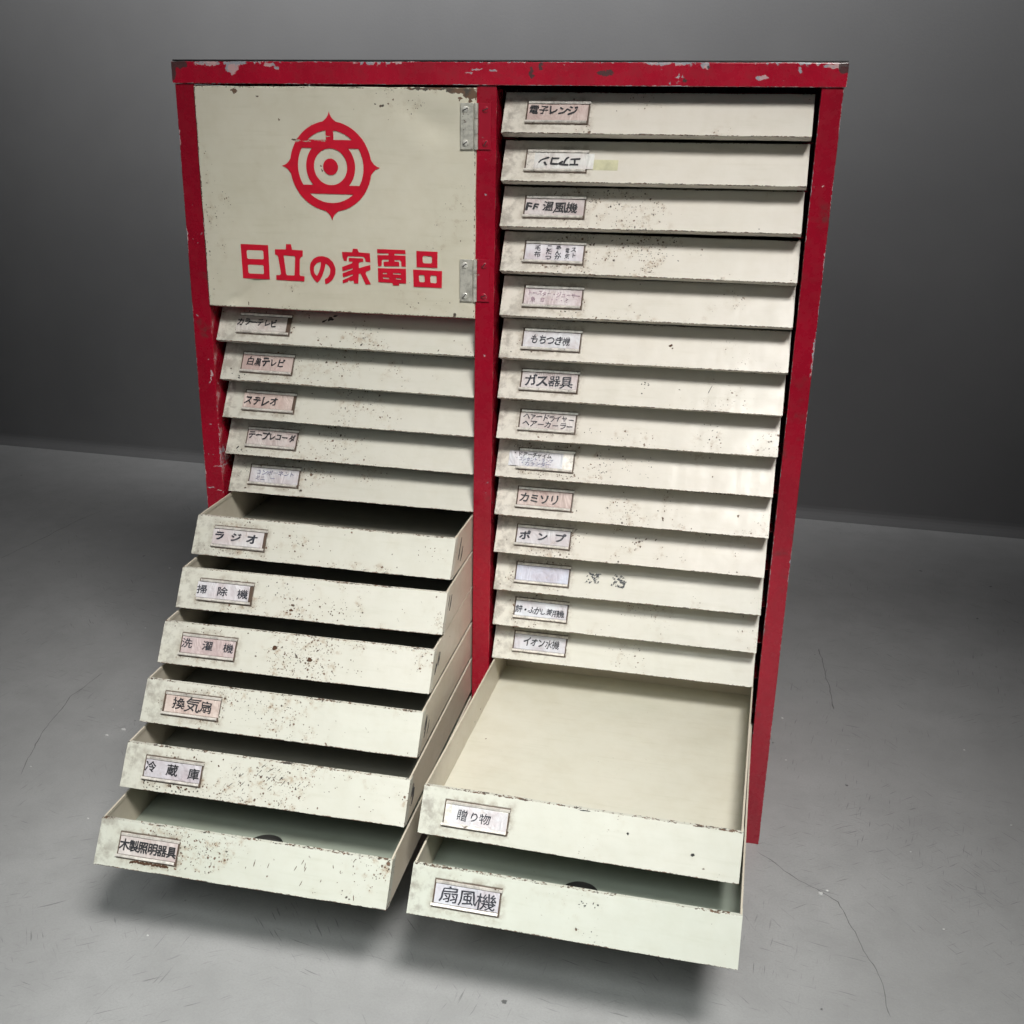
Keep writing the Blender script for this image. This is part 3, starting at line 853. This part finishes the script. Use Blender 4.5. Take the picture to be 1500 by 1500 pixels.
def lettering(rows, dx, mat, seed, weight=0.0, jit=1.0, y=-1.62, flip=False, name='lettering'):
    """rows: (text, x0, x1, zc, height[, dzdx]) in card mm, x from the holder's left edge, z above its bottom edge"""
    r = random.Random(seed)
    vs, fs = [], []
    for row in rows:
        text, xa, xb, zc, hgt = row[:5]
        dz = row[5] if len(row) > 5 else 0
        vert = len(row) > 6
        chars = [c for c in text]
        nch = len(chars)
        for i, ch in enumerate(chars):
            if ch == ' ': continue
            g, f, (gx0, gx1, gy0, gy1) = glyph(ch, 0.0)
            if not g: continue
            if vert:
                cx = (xa+xb)/2; cz = zc - hgt*1.02*(i-(nch-1)/2); pitch = xb-xa
            else:
                pitch = (xb-xa)/nch
                cx = xa+pitch*(i+0.5); cz = zc+dz*(i/max(1, nch-1)-0.5)
            s = hgt
            sx = 1.2 if ord(ch) < 128 else min(1.25, pitch/hgt*1.02)
            a = r.uniform(-0.10, 0.10)*jit; sh = r.uniform(0.0, 0.16)*jit
            k_ = 1.04+r.uniform(-0.12, 0.12)*jit; ww_ = r.random()*50
            ox, oz = r.uniform(-.35, .35)*jit, r.uniform(-.5, .5)*jit
            mid = 0.5 if (gx1-gx0) > 0.35 or ch in 'ーレリノソンシ・' else (gx0+gx1)/2
            ca, sa = math.cos(a), math.sin(a)
            wg = weight*0.62+(0.005 if mat is M_ink else 0) if ord(ch) > 0x4e00 else weight+(0.014 if mat is M_ink else 0.006)
            rings = [(0, 0)] if wg < 0.004 else [(wg*math.cos(t), wg*math.sin(t)) for t in (0.4, 1.97, 3.54, 5.11)]
            for q_, (wx, wz) in enumerate(rings):
              base = len(vs)
              for (px, pz) in g:
                qx = (px+wx-mid)*s*sx*k_; qz = (pz+wz-0.37)*s*k_
                if jit > 0.6:   # unsteady hand
                    wv = noise.noise_vector(Vector((px*2.6+ww_, pz*2.6, seed)))
                    qx += wv.x*s*0.075; qz += wv.y*s*0.075
                qx += sh*qz
                qx, qz = qx*ca-qz*sa, qx*sa+qz*ca
                lx, lz = cx+ox+qx, cz+oz+qz
                if flip: lx, lz = 64-lx, 25-lz
                if xb < 70: lx = max(0.6, min(63.4, lx))
                vs.append((-130.5+dx+lx, y-0.012*q_, 10.7+lz))
              fs += [tuple(base+q for q in ff) for ff in f]
    me = to_mesh(name, vs, fs, mat)
    return me

PINK = (0.72, 0.58, 0.54, 1); WHITE = (0.80, 0.80, 0.84, 1); PALE = (0.76, 0.70, 0.70, 1); GREY = (0.60, 0.62, 0.70, 1)
# column, level, x, pull, z, yaw, roll, rust, tint, [card tint, dx, curl, tilt], [(rows, ink, weight, jitter, flip)], label
D = [
('R',0,519.6,3.0,815.9,0,-.0009, .45,0,(PINK,0,1,0),[([('電子レンジ',2,52,14.5,10.5,-1.5)],M_ink,.030,1,0)],'closed drawer under the top rim, its card handwritten 電子レンジ'),
('R',1,519.9,3.0,768.9,0,-.0037, .45,0,((0.86,0.86,0.84,1),8,1,0),[([('エアコン',15,58,13.5,11)],M_ink,.030,1,1)],'closed drawer whose card with エアコン sits upside down beside yellow tape'),
('R',2,519.6,3.0,723.0,0,-.0069, .65,0,(PALE,0,2,0),[([('FF',5,19,12.5,11.5),('温風機',19,57,12,12,-1)],M_ink,.032,1,0)],'closed drawer with thick handwritten card FF温風機'),
('R',3,520.5,3.0,675.5,0,.0011, 1.0,0,((0.82,0.80,0.86,1),0,0.5,0),[([('毛布',11,18,13.2,7,0,1),('こたつ',23,30,12.6,5.6,0,1),('あんか',33,40,12.4,5.6,0,1),('電気',44,49,12.2,6.5,0,1),('スト',50,56,13.2,6,0,1)],M_inkfade,.02,1,0)],'closed drawer whose card holds five short upright columns of writing'),
('R',4,520.8,3.0,629.2,0,-.0063, .6,0,((0.80,0.72,0.74,1),0,2.2,0),[([('トースター・ジューサー',4,62,15.6,6.2,-2),('魚 包 ・・・ミ',8,50,8.8,6,0)],M_inkpink,.008,1,0)],'closed drawer whose card carries two lines of faded pinkish writing'),
('R',5,520.9,3.0,582.3,0,-.003, .4,0,(WHITE,0,1.4,0),[([('もちつき機',9,53,12,10.5,-2)],M_inkfade,.022,1,0)],'closed drawer with handwritten card もちつき機 and one small red rust mark'),
('R',6,519.9,3.0,536.7,0,-.0025, .5,0,(PALE,0,0.2,0),[([('ガス器具',4,58,12,13,-1)],M_inkfade,.030,1,0)],'closed drawer with large handwritten card ガス器具'),
('R',7,519.3,3.0,490.6,0,-.0036, .6,0,((0.76,0.70,0.68,1),0,1.9,0),[([('ヘアードライヤー',4,62,16.2,8,-1.5),('ヘアーカーラー',4,62,8.2,8,-1)],M_inkfade,.020,1,0)],'closed drawer whose card has two lines, ヘアードライヤー over ヘアーカーラー'),
('R',8,518.7,3.0,445.2,0,-.0037, .85,0,((0.84,0.85,0.90,1),-11.5,1,0),[([('・ドアーチャイム',5,50,17.6,6.5,-1)],M_ink,.010,1,0),([('・コンセント・ランプ',8,52,12,5.2,-1),('・カウンター',14,50,7.0,5.2,-1)],M_inkblue,.006,1,0)],'closed drawer whose card, three lines starting ドアーチャイム, has slid left'),
('R',9,518.6,3.0,398.2,0,.0018, .7,0,(PINK,0,2.6,0),[([('カミソリ',3,50,12,11.5,0)],M_ink,.018,1,0)],'closed drawer with handwritten card カミソリ above a row of rust blots'),
('R',10,518.4,3.0,351.3,0,.0025, .8,0,(WHITE,0,0.6,0),[([('ポンプ',0,62,12.5,10.5,0)],M_inkfade,.045,.4,0)],'closed drawer with widely spaced card ポンプ and rust specks in the middle'),
('R',11,518.9,3.0,304.5,0,-.0021, .5,-.3,((0.62,0.64,0.78,1),0,1,0),[],'closed drawer with a blank creased card and worn black characters on its front'),
('R',12,518.4,3.0,258.0,0,.0031, .55,-.3,((0.72,0.73,0.80,1),0,3,0),[([('餅・ふかし兼用機',2,60,10.5,8.5,-1)],M_inkfade,.026,1.4,0)],'closed drawer whose card has crowded smudged writing 餅・ふかし兼用機'),
('R',13,518.3,3.0,213.8,0,.0019, .4,-.4,((0.66,0.66,0.72,1),0,0.9,0),[([('イオン水機',12,56,13,11,-1.5)],M_ink,.016,1.2,0)],'lowest closed drawer, its card handwritten イオン水機'),
('R',14,514.4,317.4,171.4,-.0163,.0013, .28,-.7,((0.84,0.84,0.88,1),3,3.4,-1.2),[([('贈り物',10,44,12.5,11,-.5)],M_inkfade,.008,.8,0)],'drawer pulled far out and empty, its wide cream tray open, card 贈り物'),
('R',15,519.4,372.4,119.8,-.0096,.0004, .30,-1,((0.72,0.73,0.80,1),0,0.3,0),[([('扇風機',6,60,12,14.5,-1)],M_inkfade,.012,1,0)],'lowest drawer beside the right post, pulled furthest out, card 扇風機'),
('L',5,183.8,3.0,582.1,0,.0073, 1.0,-.4,((0.76,0.72,0.68,1),-3.5,3.6,0),[([('カラーテレビ',2,51,13.5,9.5,0)],M_ink,.022,1,0)],'closed drawer right under the cupboard door, card カラーテレビ beside a black chip'),
('L',6,184.8,3.0,536.1,0,.0074, .5,-.4,(PINK,0,1,0),[([('白黒テレビ',6,54,13.5,11,0)],M_ink,.024,1,0)],'closed drawer with pinkish handwritten card 白黒テレビ'),
('L',7,184.7,3.0,490.2,0,.0081, .5,-.4,((0.76,0.62,0.57,1),-2,2,0),[([('ステレオ',2,45,12.5,12,0)],M_ink,.022,1,0)],'closed drawer with handwritten card ステレオ and white glare on it'),
('L',8,185.1,3.0,445.3,0,.0064, .5,-.4,((0.74,0.66,0.64,1),0,1.2,0),[([('テープレコーダ',2,62,14.5,9.5,-1)],M_ink,.030,1,0)],'closed drawer with a long handwritten card テープレコーダ'),
('L',9,185.7,3.0,398.7,0,.0001, .6,-.4,(WHITE,0,2.4,0),[([('コンポーネント',8,58,16,6.5,-.5),('ミニ ー',8,34,8.5,6)],M_inkblue,.004,1,0)],'closed drawer just above the open ones, white card with faint thin writing'),
('L',10,181.6,102.2,353.0,-.0015,.0007, 1.0,-.5,((0.80,0.77,0.78,1),-2,0.8,0),[([('ラジオ',-1,60,13,11,-1)],M_inkfade,.040,.5,0)],'drawer pulled out a little, topmost of the open stack, card ラジオ'),
('L',11,184.5,150.6,307.3,.0177,.0024, 1.15,-.5,((0.80,0.78,0.82,1),-3,1.7,0),[([('掃 除 機',1,62,12,10.5,-1)],M_inkfade,.028,.3,0)],'open drawer with a printed card 掃除機 below the ラジオ drawer'),
('L',12,184.2,201.6,262.4,.0119,.0018, 1.3,-.5,((0.70,0.58,0.58,1),0,0.5,0),[([('洗 濯 機',1,62,13.5,10.5,-1)],M_inkfade,.028,.3,0)],'open drawer with a pinkish printed card 洗濯機 and brown rust blots'),
('L',13,185.2,251.4,215.4,.0132,.0064, .95,-.6,((0.78,0.66,0.60,1),1,2.9,0),[([('換気扇',9,56,13,14,-1.5)],M_ink,.012,1.1,0)],'open drawer with a handwritten card 換気扇 in thin black pen'),
('L',14,186.6,304.6,167.2,.0155,.0064, 1.25,-.6,((0.66,0.63,0.68,1),0,0.2,0),[([('冷 蔵 庫',1,62,13,11.5,-2)],M_ink,.026,.3,0)],'open drawer with printed card 冷蔵庫 and slanting dark scratches'),
('L',15,186.7,366.9,114.3,.013,.0042, 1.1,-.9,((0.74,0.68,0.66,1),0,1.1,0),[([('木製照明器具',1,63,12.5,11.5,-1)],M_ink,.045,.25,0)],'lowest drawer of the open stack, furthest out, rusty card holder 木製照明器具'),
]
base_c = Vector((0.675, 0.630, 0.560)); green_c = Vector((0.550, 0.568, 0.500))
for (cl, lv, cx, pull, z, yaw, roll, rust, tint, card, texts, lab) in D:
    if cl == 'L' and lv < 10:
        pull = -3.0; cx = 634-(634-(cx-155))*1.0049+155; z = 837.6-(837.6-z)*1.0049
    wf = min(1, max(0, (-tint)*0.9+0.05))
    c = base_c.lerp(green_c, wf)
    hole = lv == 15
    dr = link('drawer', TRAY, cab)
    dr.location = (cx*MM, -pull*MM, z*MM)
    dr.rotation_euler = (0, roll, yaw)
    dr.color = (0.62, 0.565, 0.47, 0.35)
    dr['label'] = lab
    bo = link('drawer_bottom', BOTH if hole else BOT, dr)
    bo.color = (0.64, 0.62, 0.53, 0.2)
    if hole:
        q = B(); n_ = 28  # dark cup added under the finger hole to stop light passing through
        for (r_, z_) in ((18.6, -3.5), (18.6, -8.5)):
            for i_ in range(n_): q.v.append((r_*math.cos(2*math.pi*i_/n_), 76+r_*math.sin(2*math.pi*i_/n_), z_))
        for i_ in range(n_): q.f.append((i_, (i_+1) % n_, n_+(i_+1) % n_, n_+i_))
        q.f.append(tuple(n_+i_ for i_ in range(n_)))
        link('hole_light_stop', q.mesh('hole_light_stop', M_cup), dr)
    if cl == 'L': bo.color = (0.30, 0.33, 0.28, 0.3) if lv == 15 else (0.30, 0.29, 0.25, 0.5)  # left column: bottoms coloured darker to deepen the shade inside the trays
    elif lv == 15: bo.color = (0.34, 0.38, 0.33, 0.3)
    seed = lv*2 + (cl == 'L')
    fp = link('front_panel', front_mesh(seed, 0.6+rust), dr, 0.0)
    fp.color = (c[0], c[1], c[2], rust)
    bv = fp.modifiers.new('bevel', 'BEVEL'); bv.width = 0.5*MM; bv.segments = 2; bv.limit_method = 'ANGLE'; bv.angle_limit = math.radians(35)
    ho = link('card_holder', holder_mesh(seed+0.5, cl == 'R' and lv in (1, 8, 14)), dr)
    ho.matrix_local = SM
    ct, cdx, curl, tilt = card
    ca = link('card', card_mesh(cdx, curl, 62.4 if lv != 14 or cl != 'R' else 56, tilt), dr)
    ca.matrix_local = SM; ca.color = (ct[0]*.80, ct[1]*.80, ct[2]*.79, 1)
    for (rows, ink, wt, jt, fp_) in texts:
        lo = link('lettering', lettering(rows, cdx, ink, seed+3, wt, jt, flip=bool(fp_)), dr)
        lo.matrix_local = SM
    if cl == 'R' and lv == 11:
        lo = link('lettering', lettering([('流 治', 84, 130, 13.5, 13)], 0, M_inkworn, 5, .07, 1.2, y=-0.75), dr)
        lo.matrix_local = SM
    if cl == 'R' and lv == 1:
        me = B().box(-64, -34, -0.35, -0.15, 13.8, 25.5).mesh('tape', M_tape)
        tp = link('tape', me, dr); tp.matrix_local = SM

# paint losses, blots and scratches that the photograph shows one by one
M_rust = plain('rust_brown', (0.085, 0.04, 0.02), 0.85)
M_bare = plain('bare_dark_metal', (0.02, 0.019, 0.018), 0.6)
DRW = {}
for o in cab.children:
    if o.name.startswith('drawer'):
        key = (o.location.x > 0.35, round((0.8151-o.location.z)/0.0463))
        DRW[('R' if key[0] else 'L', key[1])] = o
def blots(drawer, lst, mat, seed):
    """lst: (x from the panel's left end, height up the slope, rx, rz, tilt) in mm"""
    r = random.Random(seed); b = B()
    for (x, z, rx, rz, tl) in lst:
        n = 11; base = len(b.v); ca, sa = math.cos(tl), math.sin(tl)
        for yy in (-0.32, 0.3):
            rr = random.Random(seed*31+base)
            for i in range(n):
                a = i*2*math.pi/n; q = rr.uniform(0.45, 1.15)
                px, pz = rx*q*math.cos(a), rz*q*math.sin(a)
                b.v.append((x-W2+px*ca-pz*sa, yy, z+px*sa+pz*ca))
        b.f.append(tuple(base+i for i in range(n)))
        for i in range(n): b.f.append((base+i, base+(i+1) % n, base+n+(i+1) % n, base+n+i))
    o = link('paint_chip', b.mesh('paint_chip', mat), drawer); o.matrix_local = SM; o['kind'] = 'stuff'
    return o
rq = random.Random(11)
def cluster(cx, cz, n, sx, sz, r):
    return [(rq.gauss(cx, sx), max(3, min(43, rq.gauss(cz, sz))), rq.uniform(.3, 1)*r, rq.uniform(.3, 1)*r*.8, rq.uniform(0, 3)) for _ in range(n)]
blots(DRW['L', 5], [(135.6, 34.5, 5.6, 3.2, .35), (129, 31.5, 4.0, 1.3, .5), (141, 38.5, 3.4, 1.2, .3)] + cluster(185, 22, 14, 14, 9, .9), M_bare, 1)
blots(DRW['L', 10], cluster(150, 22, 6, 10, 8, 1.1) + cluster(283, 28, 14, 8, 8, .9), M_rust, 2)
blots(DRW['L', 11], [(136, 10, 3.0, 2.2, 0), (137, 16, 1.6, 1.2, 0)] + cluster(186, 17, 16, 9, 6, 1.4) + cluster(150, 20, 14, 18, 10, .9), M_rust, 3)
blots(DRW['L', 11], cluster(120, 35, 10, 14, 5, 1.0) + cluster(210, 12, 14, 14, 6, .8), M_bare, 4)
blots(DRW['L', 12], [(133, 30, 3.6, 2.6, 0), (174, 22, 3.2, 2.6, 0)] + cluster(170, 20, 26, 22, 7, 1.2), M_rust, 5)
blots(DRW['L', 12], cluster(150, 18, 22, 30, 8, .8), M_bare, 6)
blots(DRW['L', 13], cluster(120, 32, 30, 26, 7, .8), M_bare, 7)
blots(DRW['L', 13], cluster(150, 18, 30, 34, 9, .8) + cluster(22, 26, 10, 4, 6, .9), M_rust, 27)
blots(DRW['L', 12], cluster(60, 42, 12, 20, 2, 1.0) + cluster(205, 14, 24, 22, 6, .8), M_rust, 28)
blots(DRW['L', 11], cluster(178, 18, 30, 26, 8, .7), M_rust, 29)
blots(DRW['L', 10], cluster(55, 7, 24, 22, 3, .9) + cluster(110, 28, 18, 22, 9, .8) + cluster(60, 41, 12, 16, 2, .8), M_rust, 30)
blots(DRW['L', 14], cluster(250, 24, 12, 30, 10, .8) + cluster(62, 7, 16, 14, 2, 1.8), M_rust, 31)
blots(DRW['L', 15], cluster(110, 30, 30, 22, 9, .9) + cluster(275, 30, 12, 8, 8, 1.0), M_rust, 32)
blots(DRW['L', 9], cluster(12, 30, 16, 6, 8, .9), M_bare, 33)
blots(DRW['L', 6], cluster(24, 5, 8, 6, 1.5, 1.2), M_bare, 34)
blots(DRW['L', 8], [(14, 8, .8, 3.4, -.7), (20, 6, 1.2, .7, 0)] + cluster(20, 4, 8, 7, 1.5, 1.0), M_bare, 35)
blots(DRW['R', 2], cluster(98, 32, 16, 6, 7, .8), M_rust, 36)
blots(DRW['R', 7], cluster(240, 24, 8, 4, 5, 1.2) + cluster(110, 12, 8, 8, 4, .9), M_bare, 37)
blots(DRW['R', 8], cluster(60, 7, 26, 20, 2.5, 1.1), M_rust, 38)
blots(DRW['L', 14], [(rq.gauss(160, 26), rq.gauss(30, 7), rq.uniform(1.5, 4.5), .35, rq.uniform(.6, 1.2)) for _ in range(20)] + cluster(60, 5, 22, 22, 3, 1.2) + cluster(150, 20, 20, 40, 10, .7), M_bare, 8)
blots(DRW['L', 14], cluster(80, 38, 8, 20, 3, 1.6), M_rust, 9)
blots(DRW['L', 15], [(rq.gauss(200, 34), rq.gauss(26, 9), .35, rq.uniform(.8, 4.0), rq.uniform(-.45, .25)) for _ in range(14)] + [(40+i*2.2, 8.2+rq.uniform(-.8, .8), 2.2, 1.5, 0) for i in range(19)], M_rust, 10)
blots(DRW['R', 9], [(193, 12, 1.3, 3.2, .2), (194, 21, .6, 1.4, 0)], M_rust, 11)
blots(DRW['R', 5], [(186, 24, 2.6, 1.5, .4), (188, 21, 1.2, .9, .4)], M_rust, 12)
blots(DRW['R', 6], cluster(163, 26, 7, 4, 4, 1.3) + [(232, 24, .5, 6, -.4)], M_bare, 13)
blots(DRW['R', 3], cluster(165, 26, 24, 22, 8, .9), M_bare, 14)
blots(DRW['R', 8], cluster(150, 22, 24, 24, 9, .9), M_bare, 15)
blots(DRW['R', 10], cluster(168, 28, 10, 9, 4, 1.5) + cluster(95, 26, 10, 8, 6, 1.1), M_rust, 16)
blots(DRW['R', 15], cluster(172, 36, 8, 6, 3, 1.3) + cluster(180, 10, 7, 8, 4, .8), M_bare, 17)
blots(DRW['R', 14], [(160, 45.2, 6, .7, 0), (204, 30, 1.6, 1.2, 0), (266, 20, 2.4, 1.6, 0)], M_bare, 18)
# torn paint on the side flanges of the open drawers
for lv in range(10, 15):
    b = B(); rr = random.Random(lv)
    for q in range(4):
        y0 = rr.uniform(24, 46); z0 = rr.uniform(4, 22); ln = rr.uniform(7, 15); w = rr.uniform(.5, 1.3)
        n = len(b.v)
        pts = [(y0, z0), (y0+ln*.5-w, z0+ln*.45), (y0+ln*.9, z0+ln), (y0+ln*.5+w, z0+ln*.4)]
        for xx in (W2+0.12, W2-0.3):
            for (yy, zz) in pts: b.v.append((xx, yy, zz))
        b.f += [(n, n+1, n+2, n+3)] + [(n+i, n+(i+1) % 4, n+4+(i+1) % 4, n+4+i) for i in range(4)]
    link('paint_chip', b.mesh('paint_chip', M_bare), DRW['L', lv])['kind'] = 'stuff'
